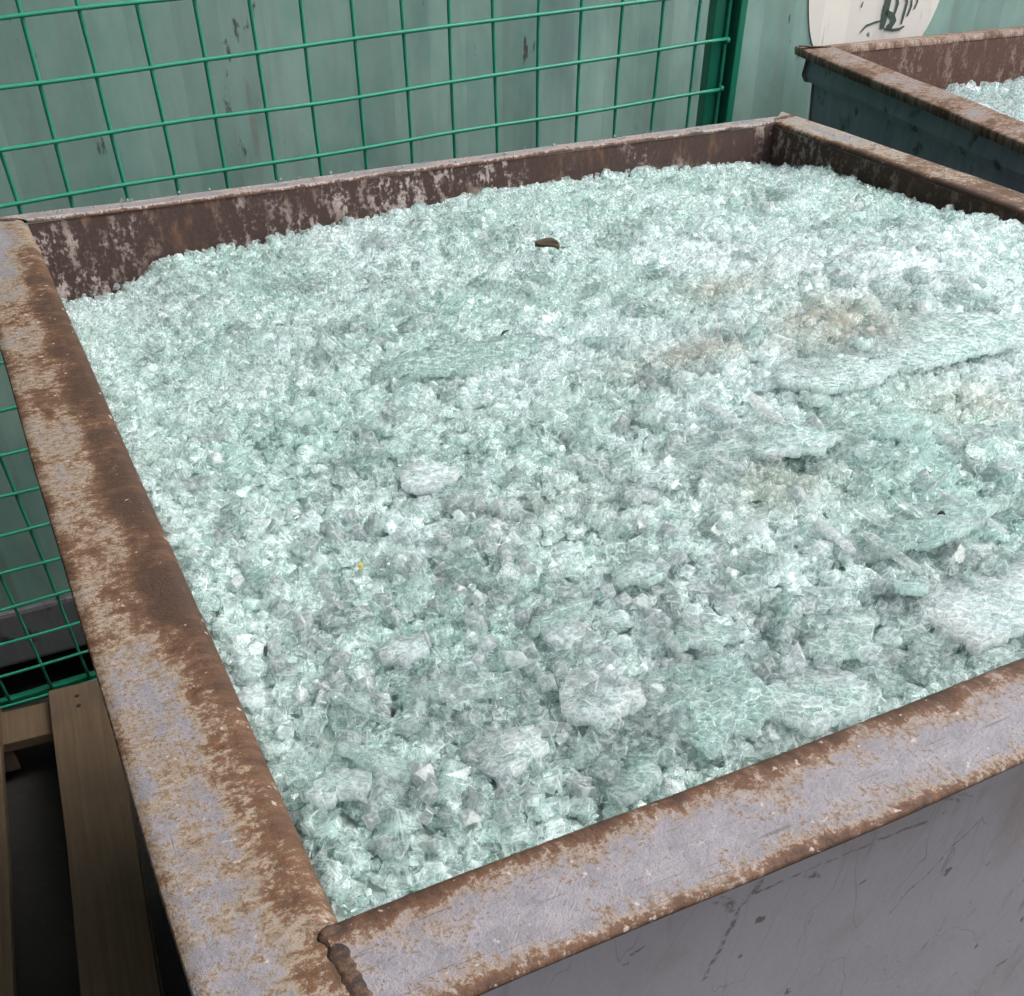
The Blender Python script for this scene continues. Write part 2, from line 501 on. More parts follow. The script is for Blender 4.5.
# ---- broken safety glass
def glass_material(name, clear, cracks, gain=1.0):
    k = NT(name)
    ob = k.n('ShaderNodeNewGeometry').outputs['Position']
    tint = k.attr('tint')
    edge = k.attr('edge')
    dirt = k.attr('dirt')
    base = k.ramp(tint, [(0.0, (0.93, 0.987, 0.975)), (0.45, (0.965, 0.993, 0.987)), (0.8, (0.97, 0.995, 0.995)), (1.0, (0.99, 1.0, 0.995))])
    gl = k.n('ShaderNodeBsdfGlass')
    gl.inputs['IOR'].default_value = 1.5
    k.put(gl.inputs['Color'], k.mix(dirt, base, (0.78, 0.70, 0.61)))
    k.put(gl.inputs['Roughness'], k.math('ADD', 0.01, k.math('MULTIPLY', k.sstep(tint, 0.45, 1.0), 0.14)))
    # crazed, crushed faces scatter light inside the glass
    milky = k.ramp(tint, [(0.0, (0.54, 0.675, 0.65)), (0.5, (0.62, 0.705, 0.688)), (0.8, (0.64, 0.70, 0.712)), (1.0, (0.71, 0.742, 0.742))])
    milky = k.mix(k.math('MULTIPLY', edge, 0.6), milky, (0.72, 0.765, 0.755))
    milky = k.mix(1.0, milky, (gain, gain, gain), 'MULTIPLY')
    milky = k.mix(dirt, milky, (0.40, 0.37, 0.33))
    df = k.n('ShaderNodeSubsurfaceScattering'); k.put(df.inputs['Color'], milky)
    df.falloff = 'BURLEY'
    df.inputs['Scale'].default_value = 0.022
    df.inputs['Radius'].default_value = (0.9, 1.0, 0.97)
    tr = k.n('ShaderNodeBsdfTranslucent'); k.put(tr.inputs['Color'], milky)
    m1 = k.n('ShaderNodeMixShader'); m1.inputs[0].default_value = 0.35
    k.t.links.new(df.outputs[0], m1.inputs[1]); k.t.links.new(tr.outputs[0], m1.inputs[2])
    fr = k.noise(ob, 240, 2, 0.65)
    fac = k.math('ADD', k.math('MULTIPLY', k.sstep(fr, 0.40, 0.66), 0.42), k.math('MULTIPLY', k.sstep(tint, 0.1, 1.0), 0.30))
    fac = k.math('ADD', fac, k.math('MULTIPLY', edge, 0.20))
    if cracks:                                             # a sheet crazed right through: cloudy, with a few clear cells
        fr = k.noise(ob, 270, 3, 0.75)
        fac = k.math('ADD', 0.14, k.math('MULTIPLY', k.sstep(tint, 0.0, 0.9), 0.24))
        fac = k.math('ADD', fac, k.math('MULTIPLY', k.sstep(fr, 0.38, 0.64), 0.34))
        fac = k.math('ADD', fac, k.math('MULTIPLY', edge, 0.20))
    fac = k.math('ADD', fac, 0.66 - clear, clamp=True)
    fac = k.math('MAXIMUM', fac, k.math('MULTIPLY', dirt, 0.7))
    k.put(gl.inputs['Normal'], k.bump(fr, 0.22 if cracks else 0.30, 0.0012))
    m2 = k.n('ShaderNodeMixShader'); k.put(m2.inputs[0], fac)
    k.t.links.new(gl.outputs[0], m2.inputs[1]); k.t.links.new(m1.outputs[0], m2.inputs[2])
    return k.done(m2.outputs[0])
M_GLASS = glass_material('crushed_safety_glass', 0.62, False, 0.94)
M_SLAB = glass_material('crazed_glass_slab', 0.66, True, 1.03)
M_PIECE = glass_material('loose_glass_piece', 0.62, False, 1.16)

def fines_material():
    k = NT('glass_fines')
    ob = k.coord('Object')
    f = k.voro(ob, 140)
    c = k.mix(f, (0.72, 0.83, 0.79), (0.60, 0.75, 0.70))
    return k.done(k.bsdf(c, 0.35, k.bump(f, 0.8, 0.004), 0, 0.5))
M_FINES = fines_material()

# ------------------------------------------------------------------ ground
def ground():
    n = 40
    V, F = [], []
    R_ = 60.0
    for j in range(n + 1):
        for i in range(n + 1):
            a, b = (i / n * 2 - 1), (j / n * 2 - 1)
            x = math.copysign(abs(a) ** 2.4, a) * R_
            y = math.copysign(abs(b) ** 2.4, b) * R_
            V.append((x, y, 0.006 * noise.noise((x * 3, y * 3, 0)) - 0.008))
    for j in range(n):
        for i in range(n):
            F.append((j * (n + 1) + i, j * (n + 1) + i + 1, (j + 1) * (n + 1) + i + 1, (j + 1) * (n + 1) + i))
    tag(mesh_obj('ground', V, F, M_GROUND), 'dark dirty concrete yard floor under the bins', kind='structure')
ground()

# ------------------------------------------------------------------ unseen wall added left of the picture to shade the gap beside the bin
bmw = box_bm(-0.53, -0.20, 1.50, 0.16, 3.55, 3.00, 0.01)
tag(bm_obj('shade_wall', bmw, M_GROUND), kind='structure')
V, F = [], []
for i in range(41):                          # unseen corrugated sheet added overhead to darken the gap left of the bin
    xx = -0.66 + 0.72 * i / 40
    zz = 2.72 - 0.05 * i / 40 + 0.009 * math.sin(i * 1.35)
    for yy in (-1.9, 1.60):
        for dz in (0.0, 0.004):
            V.append((xx, yy, zz + dz))
for i in range(40):
    a_, b_ = i * 4, i * 4 + 4
    F += [(a_, a_ + 2, b_ + 2, b_), (a_ + 1, b_ + 1, b_ + 3, a_ + 3), (a_, b_, b_ + 1, a_ + 1), (a_ + 2, a_ + 3, b_ + 3, b_ + 2)]
tag(mesh_obj('shade_roof', V, F, M_OUT), kind='structure')

# ------------------------------------------------------------------ green shipping container behind everything
CD = 0.006
CY = 1.62                                   # outer faces of the corrugated side
def container():
    root = empty('shipping_container', (0.6, CY + 0.05, 0.0))
    tag(root, 'weathered grey green corrugated shipping container standing behind the bins', 'container')
    ox, oy = 0.6, CY + 0.05
    x0, x1, zb, zt = -2.4, 3.6, 0.20, 2.55
    prof = []
    x, p = x0, 0.278
    while x < x1:
        for dx, dy in ((0, 0), (0.070, 0), (0.139, CD), (0.209, CD)):
            prof.append((x + dx - ox, CY + dy - oy))
        x += p
    zs = [zb + (zt - zb) * i / 24 for i in range(25)]
    V, F = [], []
    for z in zs:
        for px, py in prof:
            V.append((px, py + 0.0008 * noise.noise((px * 2.2, z * 2.2, 3.0)), z))
    n = len(prof)
    for j in range(len(zs) - 1):
        for i in range(n - 1):
            F.append((j * n + i, j * n + i + 1, (j + 1) * n + i + 1, (j + 1) * n + i))
    mesh_obj('corrugated_wall', V, F, M_CONT, root)
    L = x1 - x0
    bm_obj('bottom_rail', box_bm((x0 + x1) / 2 - ox, CY + 0.05 - oy, 0.155, L, 0.12, 0.12, 0.008), M_OUT, root)
    bm_obj('top_rail', box_bm((x0 + x1) / 2 - ox, CY + 0.03 - oy, 2.59, L, 0.08, 0.09, 0.008), M_CONT, root)
    bm_obj('roof', box_bm((x0 + x1) / 2 - ox, CY + 1.25 - oy, 2.625, L - 0.02, 2.35, 0.02), M_CONT, root)
    bm_obj('floor', box_bm((x0 + x1) / 2 - ox, CY + 1.25 - oy, 0.17, L - 0.02, 2.26, 0.06), M_RUSTDARK, root)
    bm_obj('back_wall', box_bm((x0 + x1) / 2 - ox, CY + 2.42 - oy, 1.37, L - 0.02, 0.03, 2.34), M_CONT, root)
    for xe in (x0, x1):
        bm_obj('end_wall', box_bm(xe - ox, CY + 1.23 - oy, 1.37, 0.04, 2.30, 2.34), M_CONT, root)
        bm_obj('corner_post', box_bm(xe - ox, CY + 0.02 - oy, 1.35, 0.12, 0.10, 2.40, 0.006), M_CONT, root)
        for yy in (CY + 0.05, CY + 2.35):
            bm_obj('corner_casting', box_bm(xe - ox, yy - oy, 0.045, 0.16, 0.15, 0.10, 0.01), M_CONT, root)
    # round white patch painted on the wall, with the remains of a brushed sign
    rx, rz, rr = RND
    V, F = [], []
    N = 56
    for i in range(N):
        t = 2 * math.pi * i / N
        r_ = rr * (1 + 0.02 * noise.noise((math.cos(t) * 2, math.sin(t) * 2, 1)))
        V.append((rx + r_ * math.cos(t) - ox, 0, rz + r_ * 1.05 * math.sin(t)))
    def wall_y(xw):                           # follows the corrugation
        q = (xw - x0) % p
        if q < 0.070: d = 0
        elif q < 0.139: d = CD * (q - 0.070) / 0.069
        elif q < 0.209: d = CD
        else: d = CD * (1 - (q - 0.209) / 0.069)
        return CY + d - oy - 0.0025
    bm = bmesh.new()
    vs_ = [bm.verts.new(v) for v in V]
    bm.faces.new(vs_)
    bmesh.ops.triangulate(bm, faces=list(bm.faces))
    k0 = int((rx - rr - x0) / p) - 1
    for kk in range(k0, k0 + 8):              # cut along the folds, then lay it on the sheet
        for dx in (0, 0.070, 0.139, 0.209):
            bmesh.ops.bisect_plane(bm, geom=list(bm.verts) + list(bm.edges) + list(bm.faces), plane_co=(x0 + kk * p + dx - ox, 0, 0), plane_no=(1, 0, 0))
    for v in bm.verts:
        v.co.y = wall_y(v.co.x + ox) 
    rd = bm_obj('painted_roundel', bm, M_ROUND, root)
    rd['label'] = 'flaking cream white round patch painted on the wall'
    for pts, w in STROKES:
        V, F = [], []
        for i, (sx, sz) in enumerate(pts):
            a, b = pts[max(i - 1, 0)], pts[min(i + 1, len(pts) - 1)]
            d = Vector((b[0] - a[0], b[1] - a[1])).normalized()
            nx, nz = -d.y, d.x
            ww = w * (0.35 + 0.65 * math.sin(math.pi * (i + 0.6) / (len(pts) + 0.2)))
            for s in (-1, 1):
                X = sx + nx * ww * s
                V.append((X - ox, wall_y(X) - 0.0015, sz + nz * ww * s))
        for i in range(len(pts) - 1):
            F.append((2 * i, 2 * i + 2, 2 * i + 3, 2 * i + 1))
        mesh_obj('brush_stroke', V, F, M_STROKE, rd)
    return root

a_, b_, c_ = ray_y(806, 4, CY), ray_y(941, 4, CY), ray_y(868, 44, CY)
RND = ((a_.x + b_.x) / 2, (a_.z + b_.z) / 2 + 0.045, (b_.x - a_.x) / 2 * 1.0)
def pxs(*pts):
    return [(q.x, q.z) for q in (ray_y(x, y, CY) for x, y in pts)]
STROKES = [(pxs((890, -14), (889, -2), (886, 10), (884, 20), (882, 29)), 0.008),
           (pxs((886, 12), (892, 16), (893, 21), (890, 26), (886, 28)), 0.007),
           (pxs((884, 20), (875, 23), (867, 26), (861, 33)), 0.0022),
           (pxs((884, 29), (892, 30), (898, 29), (903, 26)), 0.0028),
           (pxs((897, -8), (897, 4), (894, 14)), 0.0032),
           (pxs((904, -10), (906, 2), (903, 13), (900, 24)), 0.0030),
           (pxs((911, -6), (910, 6), (906, 16)), 0.0026),
           (pxs((917, -10), (916, 2), (913, 9)), 0.0020),
           (pxs((864, 2), (862, 8)), 0.0016)]
container()

# ------------------------------------------------------------------ green welded mesh panel
def fence():
    FR = Euler((0, 0, 0)).to_matrix()
    rv = Vector((0.08424, -0.04003, -0.01511))
    FR = Matrix.Rotation(rv.length, 3, rv.normalized())
    org = Vector((0, 1.45362, RZ))
    zb = 0.13178 - 15 * 0.07507
    M4 = FR.to_4x4()
    M4.translation = org + FR @ Vector((0, 0, zb))
    root = empty('mesh_fence')
    root.matrix_world = M4
    tag(root, 'green plastic coated welded wire mesh panel standing behind the near bin', 'fence')
    H = 25 * 0.07507
    U0, U1 = -14, 15
    r = 0.0029
    def wob(p, s, amp):
        return Vector((noise.noise((p[0] * 3 + s, p[2] * 3, s)) * amp, noise.noise((p[0] * 3, p[2] * 3 + s, 9 + s)) * amp, noise.noise((p[0] * 3, p[2] * 3, s + 21)) * amp))
    for k in range(U0, U1 + 1):
        u = 0.01159 + k * 0.07546
        pts = [Vector((u, 0.0029, i / 30 * H)) for i in range(31)]
        pts = [q + wob(q, k * 1.7, 0.0055) for q in pts]
        V, F = tube_mesh(pts, r)
        mesh_obj('wire', V, F, M_WIRE, root, True)
    for j in range(0, 26):
        z = j * 0.07507
        pts = [Vector((-1.10 + i / 60 * 2.30, -0.0029, z)) for i in range(61)]
        pts = [q + wob(q, j * 2.3 + 50, 0.0055) for q in pts]
        V, F = tube_mesh(pts, r)
        mesh_obj('wire', V, F, M_WIRE, root, True)
    bm_obj('bottom_bar', box_bm(0.05, 0.012, -0.006, 2.32, 0.014, 0.022, 0.003), M_POST, root)
    bm_obj('top_bar', box_bm(0.05, 0.012, H + 0.004, 2.32, 0.014, 0.022, 0.003), M_POST, root)
    for uu in (1.196, -1.115):
        bm_obj('post', box_bm(uu, 0.020, H / 2 - 0.03, 0.034, 0.022, H + 0.06, 0.003), M_POST, root)
        bm_obj('post_flange', box_bm(uu + 0.026, 0.004, H / 2 - 0.03, 0.014, 0.032, H + 0.06, 0.002), M_POST, root)
        V, F = tube_mesh([Vector((uu + 0.008, 0.0045, i / 20 * H)) for i in range(21)], 0.0034)
        mesh_obj('edge_rod', V, F, M_WIRE, root, True)
    for j in range(0, 26):
        bm = bmesh.new()
        bmesh.ops.create_icosphere(bm, subdivisions=1, radius=0.0062)
        for v in bm.verts:
            v.co += Vector((1.203, -0.002, j * 0.07507))
        bm_obj('weld_knob', bm, M_WIRE, root, True)
fence()

# ------------------------------------------------------------------ steel bins
def lerp(a, b, t): return a + (b - a) * t

def side(root, ro, A, B, width, drop, depth, name_seed, mats, bend=0.011, taper=0.03, nseg=64, wob=0.0016, ends=(0, 0), band=0.0, t=0.005):
    """one side of a bin: wall (inner and outer sheet) and its turned-out flange, from inner rim corner A to B"""
    mat_flange, mat_in, mat_out = mats
    d = (B - A); L = d.length; d.normalize()
    out = Vector((d.y, -d.x, 0)).normalized()          # A->B runs counter-clockwise seen from above
    # flange profile: (outward offset, z, v)
    top = []
    for i in range(6):
        a = math.pi / 2 * i / 5
        top.append((bend * (1 - math.cos(a)), -bend * (1 - math.sin(a)), 0.02 + 0.10 * i / 5))
    for i in range(1, 9):
        s = i / 8
        top.append((bend + (width - bend) * s, -drop * s, 0.12 + 0.86 * s))
    top.append((width + 0.0012, -drop - 0.0018, 1.0))
    top.append((width, -drop - t, 1.0))
    for i in (6, 3, 0):
        s = i / 8
        top.append((max(bend + (width - bend) * s, t + 0.004), -drop * s - t - 0.0005, 0.9))
    V, UV, F = [], [], []
    n = len(top)
    for i in range(nseg + 1):
        s = i / nseg
        for (o_, z, v) in top:
            # mitred ends
            a0 = -o_ if ends[0] == 0 else ends[0] - 1
            a1 = L + o_ if ends[1] == 0 else L + ends[1] - 1
            along = lerp(a0, a1, s)
            p = A + d * along + out * o_
            w = noise.noise((along * 5, name_seed * 7, 0.3)) * wob + noise.noise((along * 17, name_seed * 3, o_ * 9)) * wob * 0.35
            w2 = noise.noise((along * 6, name_seed * 11, 5.3)) * wob
            p = p + out * (w2 if o_ > bend else w2 * 0.7) + Vector((0, 0, z + w))
            V.append(p - ro); UV.append((along, v))
    for i in range(nseg):
        for j in range(n - 1):
            F.append((i * n + j, (i + 1) * n + j, (i + 1) * n + j + 1, i * n + j + 1))
    fl = mesh_obj('rim_flange', V, F, mat_flange, root, True, uv=UV)
    for pl in fl.data.polygons:
        pass
    # wall: inner sheet from just under the bend downwards, closed under and up the outer sheet
    def sheet(name, o0, o1, ztop, mat, flip, lip):
        rows = 14
        V, F = [], []
        for j in range(rows + 1):
            s = j / rows
            z = lerp(ztop, -depth, s ** 1.4)
            o_ = lerp(o0, o1, s)
            for i in range(25):
                q = i / 24
                along = lerp(-o_ + lip, L + o_ - lip, q)
                p = A + d * along + out * (o_ + noise.noise((along * 3, z * 4, name_seed)) * 0.002 * min(1, s * 6)) + Vector((0, 0, z))
                V.append(p - ro)
        for j in range(rows):
            for i in range(24):
                f = (j * 25 + i, j * 25 + i + 1, (j + 1) * 25 + i + 1, (j + 1) * 25 + i)
                F.append(f if flip else tuple(reversed(f)))
        mesh_obj(name, V, F, mat, root, True)
    sheet('inner_wall', 0.0006, -taper, -bend - 0.0002, mat_in, False, 0.0)
    sheet('outer_wall', (band * 0.8 if band else t + 0.001), (band * 0.8 - taper if band else t - taper), -0.008, mat_out, True, 0.0)
    if band:
        V = []
        prof = [(0.012, -0.015), (band, -0.016 - drop), (band + 0.003, -0.048), (band - 0.002, -0.058), (0.02, -0.060)]
        for (o_, z) in prof:
            for q in (-o_, L + o_):
                V.append(A + d * q + out * o_ + Vector((0, 0, z)) - ro)
        mesh_obj('rim_band', V, [(2 * i, 2 * i + 2, 2 * i + 3, 2 * i + 1) for i in range(len(prof) - 1)], mat_out, root)

def bead(root, ro, p0, p1, seed, r=0.0050):
    """lumpy weld seam where two flanges meet"""
    V, F = [], []
    N, K = 90, 12
    d = (p1 - p0); L = d.length; d.normalize()
    sidev = Vector((-d.y, d.x, 0)).normalized()
    for i in range(N + 1):
        s = i / N
        rr = r * (0.9 + 0.05 * math.sin(i * 0.7 + 5 * noise.noise((i * 0.06, seed, 2))) + 0.5 * noise.noise((i * 0.11, seed, 0)))
        c = p0 + d * (L * s) + sidev * (0.0015 * noise.noise((i * 0.05, seed, 5)))
        for k_ in range(K):
            a = 2 * math.pi * k_ / K
            V.append(c + sidev * math.cos(a) * rr + Vector((0, 0, 1)) * math.sin(a) * rr * 0.26 + d * (0.0018 * math.cos(a) ** 2) - ro)
    for i in range(N):
        for k_ in range(K):
            F.append((i * K + k_, i * K + (k_ + 1) % K, (i + 1) * K + (k_ + 1) % K, (i + 1) * K + k_))
    mesh_obj('weld_seam', V, F, M_WELD, root, True)

def bin_(name, label, C4, widths, drops, mats4, depth, seed, wob, bends, ends, band=0.0):
    """C4: inner rim corners front-left, front-right, back-right, back-left (counter-clockwise)"""
    cx = sum((c for c in C4), Vector()) / 4
    ro = Vector((cx.x, cx.y, 0))
    root = empty(name, ro)
    tag(root, label, 'waste bin', 'steel bins filled with broken glass')
    names = 4
    for i in range(4):
        A, B = C4[i], C4[(i + 1) % 4]
        side(root, ro, A, B, widths[i], drops[i], depth, seed + i * 1.37, mats4[i], wob=wob, bend=bends[i], ends=ends[i], band=band, t=0.013 if band else 0.005)
    for i in range(4):
        c = C4[i]
        prev, nxt = C4[i - 1], C4[(i + 1) % 4]
        d1 = (c - prev).normalized(); d2 = (nxt - c).normalized()
        o1 = Vector((d1.y, -d1.x, 0)); o2 = Vector((d2.y, -d2.x, 0))
        pe = c + o1 * widths[i - 1] + o2 * widths[i]
        if ends[i][0]:
            pe = c + o2 * (widths[i] + 0.002) + o1 * 0.008
        bead(root, ro, c + (o2 * 0.004 + o1 * 0.006 if ends[i][0] else (o1 + o2) * 0.009) + Vector((0, 0, -0.0006)), pe - (o1 + o2) * 0.003 + Vector((0, 0, -0.001)), seed + i)
    # floor and two fork channels
    V = [c + (cx - c).normalized() * 0.02 + Vector((0, 0, -depth + 0.002)) - ro for c in C4]
    mesh_obj('floor_plate', V, [(0, 1, 2, 3)], mats4[0][2], root)
    zt = C4[0].z - depth
    dx = (C4[1] - C4[0]).normalized()
    ang = math.atan2(dx.y, dx.x)
    for s in (-0.28, 0.28):
        bm = box_bm(0, 0, 0, 0.16, 0.90, zt - 0.004, 0.006)
        bmesh.ops.rotate(bm, verts=bm.verts, cent=(0, 0, 0), matrix=Matrix.Rotation(ang, 3, 'Z'))
        for v in bm.verts:
            v.co += dx * s + Vector((0, 0, zt / 2))
        bm_obj('fork_channel', bm, mats4[0][2], root)
    return root

Z0 = RZ
FL, BL = Vector((0.0, 0.0, Z0)), Vector((0.0036, 1.036, Z0))
BR, FRc = Vector((1.000, 1.028, Z0)), Vector((0.986, 0.004, Z0))
M_MATS = [(M_FL_FRONT, M_IN_RIGHT, M_PANEL), (M_FL_RIGHT, M_IN_RIGHT, M_OUT), (M_FL_BACK, M_IN_BACK, M_OUT), (M_FL_LEFT, M_IN_RIGHT, M_OUT)]
near_bin = bin_('waste_bin', 'large rusty grey steel bin in the foreground heaped with broken glass', [FL, FRc, BR, BL],
                (0.058, 0.054, 0.027, 0.063), (0.002, 0.002, 0.001, 0.001), M_MATS, 0.90, 1.0, 0.0016,
                (0.009, 0.006, 0.004, 0.010), ((0.992, 0), (0, 0), (0, 0), (0, 1.059)))
f2a, f2b, f2c = Vector((1.4502, 1.4285, Z0)), Vector((1.3214, 0.8866, Z0)), Vector((1.8763, 1.4117, Z0))
sd = (f2b - f2a).normalized(); bd = (f2c - f2a).normalized()
far_c = [f2a + sd * 1.0, f2a + sd * 1.0 + bd * 1.02, f2a + bd * 1.02, f2a]
far_mats = [(M_FL_FAR, M_IN_FAR, M_PANEL_FAR)] * 4
far_bin = bin_('waste_bin', 'dark blue steel bin with rusty brown rim, behind and right of the near bin', far_c,
               (0.058, 0.058, 0.040, 0.058), (0.004, 0.004, 0.002, 0.006), far_mats, 0.90, 21.0, 0.0024,
               (0.010,) * 4, ((0, 0),) * 4, 0.040)

# ------------------------------------------------------------------ wooden pallet left of the near bin
def pallet():
    yaw = math.radians(4.2)
    root = empty('wooden_pallet', (-0.165, 0.89, 0.0))
    root.rotation_euler = (0, 0, -yaw * -1 * -1)
    tag(root, 'weathered wooden pallet on the ground beside the near bin', 'pallet')
    top = 0.110
    xs = [0.0, -0.184]
    for i, x in enumerate(xs):
        bm = box_bm(x + 0.006 * (i % 2), 0.01 * random.uniform(-1, 1), top - 0.010, 0.106 if i == 0 else 0.072, 1.18, 0.020, 0.002)
        bmesh.ops.subdivide_edges(bm, edges=[e for e in bm.edges if abs(e.verts[0].co.y - e.verts[1].co.y) > 0.5], cuts=10)
        for v in bm.verts:
            v.co.x += 0.003 * noise.noise((v.co.y * 3, i, 0)); v.co.z += 0.002 * noise.noise((v.co.y * 4, i, 7))
        board = bm_obj('deck_board', bm, M_WOOD, root)
        for yn in (0.52, 0.55, -0.155, -0.185, -0.53, -0.56):
            nb = bmesh.new()
            bmesh.ops.create_cone(nb, cap_ends=True, segments=8, radius1=0.0045, radius2=0.0038, depth=0.002)
            for v in nb.verts:
                v.co += Vector((x + 0.02 * math.sin(yn * 91), yn, top + 0.0012))
            bm_obj('nail_head', nb, M_RUSTDARK, board)
    for y in (-0.545, -0.17, 0.535):
        bm_obj('cross_board', box_bm(-0.086, y, top - 0.0315, 0.262, 0.095, 0.021, 0.002), M_WOOD, root)
        for x in (0.0, -0.178):
            bm_obj('block', box_bm(x, y, 0.048, 0.09, 0.09, 0.058, 0.003), M_WOOD, root)
    for x in (0.0,):
        bm_obj('bottom_board', box_bm(x, 0, 0.009, 0.092, 1.17, 0.016, 0.002), M_WOOD, root)
pallet()

# ------------------------------------------------------------------ broken glass
XS = np.array([-0.02, 0.037, 0.072, 0.1336, 0.25, 0.40, 0.56, 0.72, 0.88, 1.02])
ZB = np.array([-0.085, -0.080, -0.078, -0.054, -0.053, -0.047, -0.035, -0.033, -0.037, -0.057])
YS = np.array([-0.1, 0.3, 0.577, 0.66, 0.77, 0.87, 0.914, 0.99, 1.05])
ZR = np.array([-0.02, -0.02, -0.024, -0.036, -0.036, -0.034, -0.034, -0.050, -0.057])

def heap(x, y):
    """height of the glass relative to the rim"""
    x = np.asarray(x, float); y = np.asarray(y, float)
    zb = np.interp(x, XS, ZB)
    zr = np.interp(y, YS, ZR)
    zf = -0.022 + 0 * x
    zl = np.interp(y, [0, 0.5, 0.8, 1.04], [-0.020, -0.036, -0.055, -0.085])
    db, dr, df, dl = 1.035 - y + 0.02, 1.0 - x + 0.02, y + 0.02, x + 0.02
    wb, wr, wf, wl_ = 1 / db ** 2, 1 / dr ** 2, 1 / df ** 2, 1 / dl ** 2
    z = (zb * wb + zr * wr + zf * wf + zl * wl_) / (wb + wr + wf + wl_)
    z = z + 0.030 * np.exp(-(((x - 0.68) / 0.28) ** 2 + ((y - 0.52) / 0.30) ** 2))
    e = np.clip(np.minimum(np.minimum(db, dr), np.minimum(df, dl)) / 0.12, 0, 1)
    return z + 0.012 * e * np.sin(x * 9.1 + 1.3 * np.sin(y * 7)) * np.cos(y * 8.3 + 0.7)

def rough(x, y):
    return np.array([noise.noise((a * 22, b * 22, 0.7)) * 0.004 + noise.noise((a * 60, b * 60, 4.0)) * 0.001 for a, b in zip(x, y)])

def fines(name, label, zfun, rect, parent=None):
    x0, x1, y0, y1 = rect
    n = 110
    gx, gy = np.meshgrid(np.linspace(x0, x1, n), np.linspace(y0, y1, n))
    gx, gy = gx.ravel(), gy.ravel()
    gz = zfun(gx, gy)
    V = np.c_[gx, gy, gz]
    F = [(j * n + i, j * n + i + 1, (j + 1) * n + i + 1, (j + 1) * n + i) for j in range(n - 1) for i in range(n - 1)]
    return mesh_obj(name, V, F, M_FINES, parent, True)

# --- fragment shapes: cut polygon prisms, as toughened glass breaks
def fragment_shape(r_):
    n = int(r_.choice([4, 4, 5, 5, 6, 3]))
    a = np.sort((np.arange(n) + r_.uniform(-0.3, 0.3, n)) * 2 * np.pi / n)
    rad = r_.uniform(0.38, 0.62, n)
    h = r_.uniform(0.30, 0.48)
    up = np.c_[np.cos(a) * rad, np.sin(a) * rad, np.full(n, h)]
    sc = r_.uniform(0.8, 1.1, n)
    dn = np.c_[np.cos(a) * rad * sc, np.sin(a) * rad * sc, np.full(n, -h)]
    up += r_.normal(0, 0.05, up.shape); dn += r_.normal(0, 0.05, dn.shape)
    ch = r_.uniform(0.78, 0.9)
    dz = np.array([0, 0, 0.07])
    c_up, c_dn = up.mean(0), dn.mean(0)
    cap_u, cap_d = c_up + (up - c_up) * ch, c_dn + (dn - c_dn) * ch
    V = np.r_[cap_u, up - dz, dn + dz, cap_d]
    V[:, 0] *= r_.uniform(0.85, 1.5)
    F = [tuple(range(n)), tuple(reversed(range(3 * n, 4 * n)))]
    E = [0.0, 0.0]
    for ring in range(3):
        o_ = ring * n
        F += [(o_ + i, o_ + n + i, o_ + n + (i + 1) % n, o_ + (i + 1) % n) for i in range(n)]
        E += [0.0 if ring == 1 else 1.0] * n
    return V, F, E
SHAPES = [fragment_shape(rng) for _ in range(48)]

def face_attr(me, vals):
    a = me.attributes.new('edge', 'FLOAT', 'FACE')
    a.data.foreach_set('value', np.asarray(vals, dtype=np.float32))

def rand_rot(n, r_, flat=None):
    q = r_.normal(size=(n, 4)); q /= np.linalg.norm(q, axis=1)[:, None]
    w, x, y, z = q.T
    return np.stack([np.stack([1 - 2 * (y * y + z * z), 2 * (x * y - z * w), 2 * (x * z + y * w)], -1),
                     np.stack([2 * (x * y + z * w), 1 - 2 * (x * x + z * z), 2 * (y * z - x * w)], -1),
                     np.stack([2 * (x * z - y * w), 2 * (y * z + x * w), 1 - 2 * (x * x + y * y)], -1)], 1)

def dirt_at(x, y):
    d = 0 * x
    for (cx_, cy__, s1, s2, a) in DIRT:
        d = np.maximum(d, a * np.exp(-(((x - cx_) / s1) ** 2 + ((y - cy__) / s2) ** 2)))
    return d
def on_heap(px, py):
    z = -0.03
    for _ in range(4):
        q = ray_z(px, py, RZ + z)
        z = float(heap(q.x, q.y))
    return q.x, q.y, z
DIRT = [(*on_heap(842, 322)[:2], 0.065, 0.055, 0.55), (*on_heap(695, 352)[:2], 0.06, 0.035, 0.42), (*on_heap(728, 285)[:2], 0.05, 0.03, 0.38),
        (*on_heap(970, 400)[:2], 0.05, 0.03, 0.35), (*on_heap(780, 480)[:2], 0.05, 0.03, 0.3), (*on_heap(560, 500)[:2], 0.05, 0.03, 0.12)]

def tint_field(x, y, r_):
    base = np.array([noise.noise((a * 7, b * 7, 2.2)) for a, b in zip(x, y)])
    base = base + 0.7 * np.exp(-(((x - 0.80) / 0.28) ** 2 + ((y - 0.52) / 0.30) ** 2))      # whiter glass at the right
    return np.clip(0.42 + base * 0.40 + r_.normal(0, 0.16, len(x)), 0, 1)

def scatter(n, zfun, rect, depth, size, r_):
    x0, x1, y0, y1 = rect
    x = r_.uniform(x0, x1, n); y = r_.uniform(y0, y1, n)
    s = np.clip(r_.lognormal(math.log(size), 0.36, n), size * 0.45, size * 2.2)
    dep = depth * r_.uniform(0, 1, n) ** 1.2
    z = zfun(x, y) + rough(x, y) - dep
    return x, y, z, s, dep

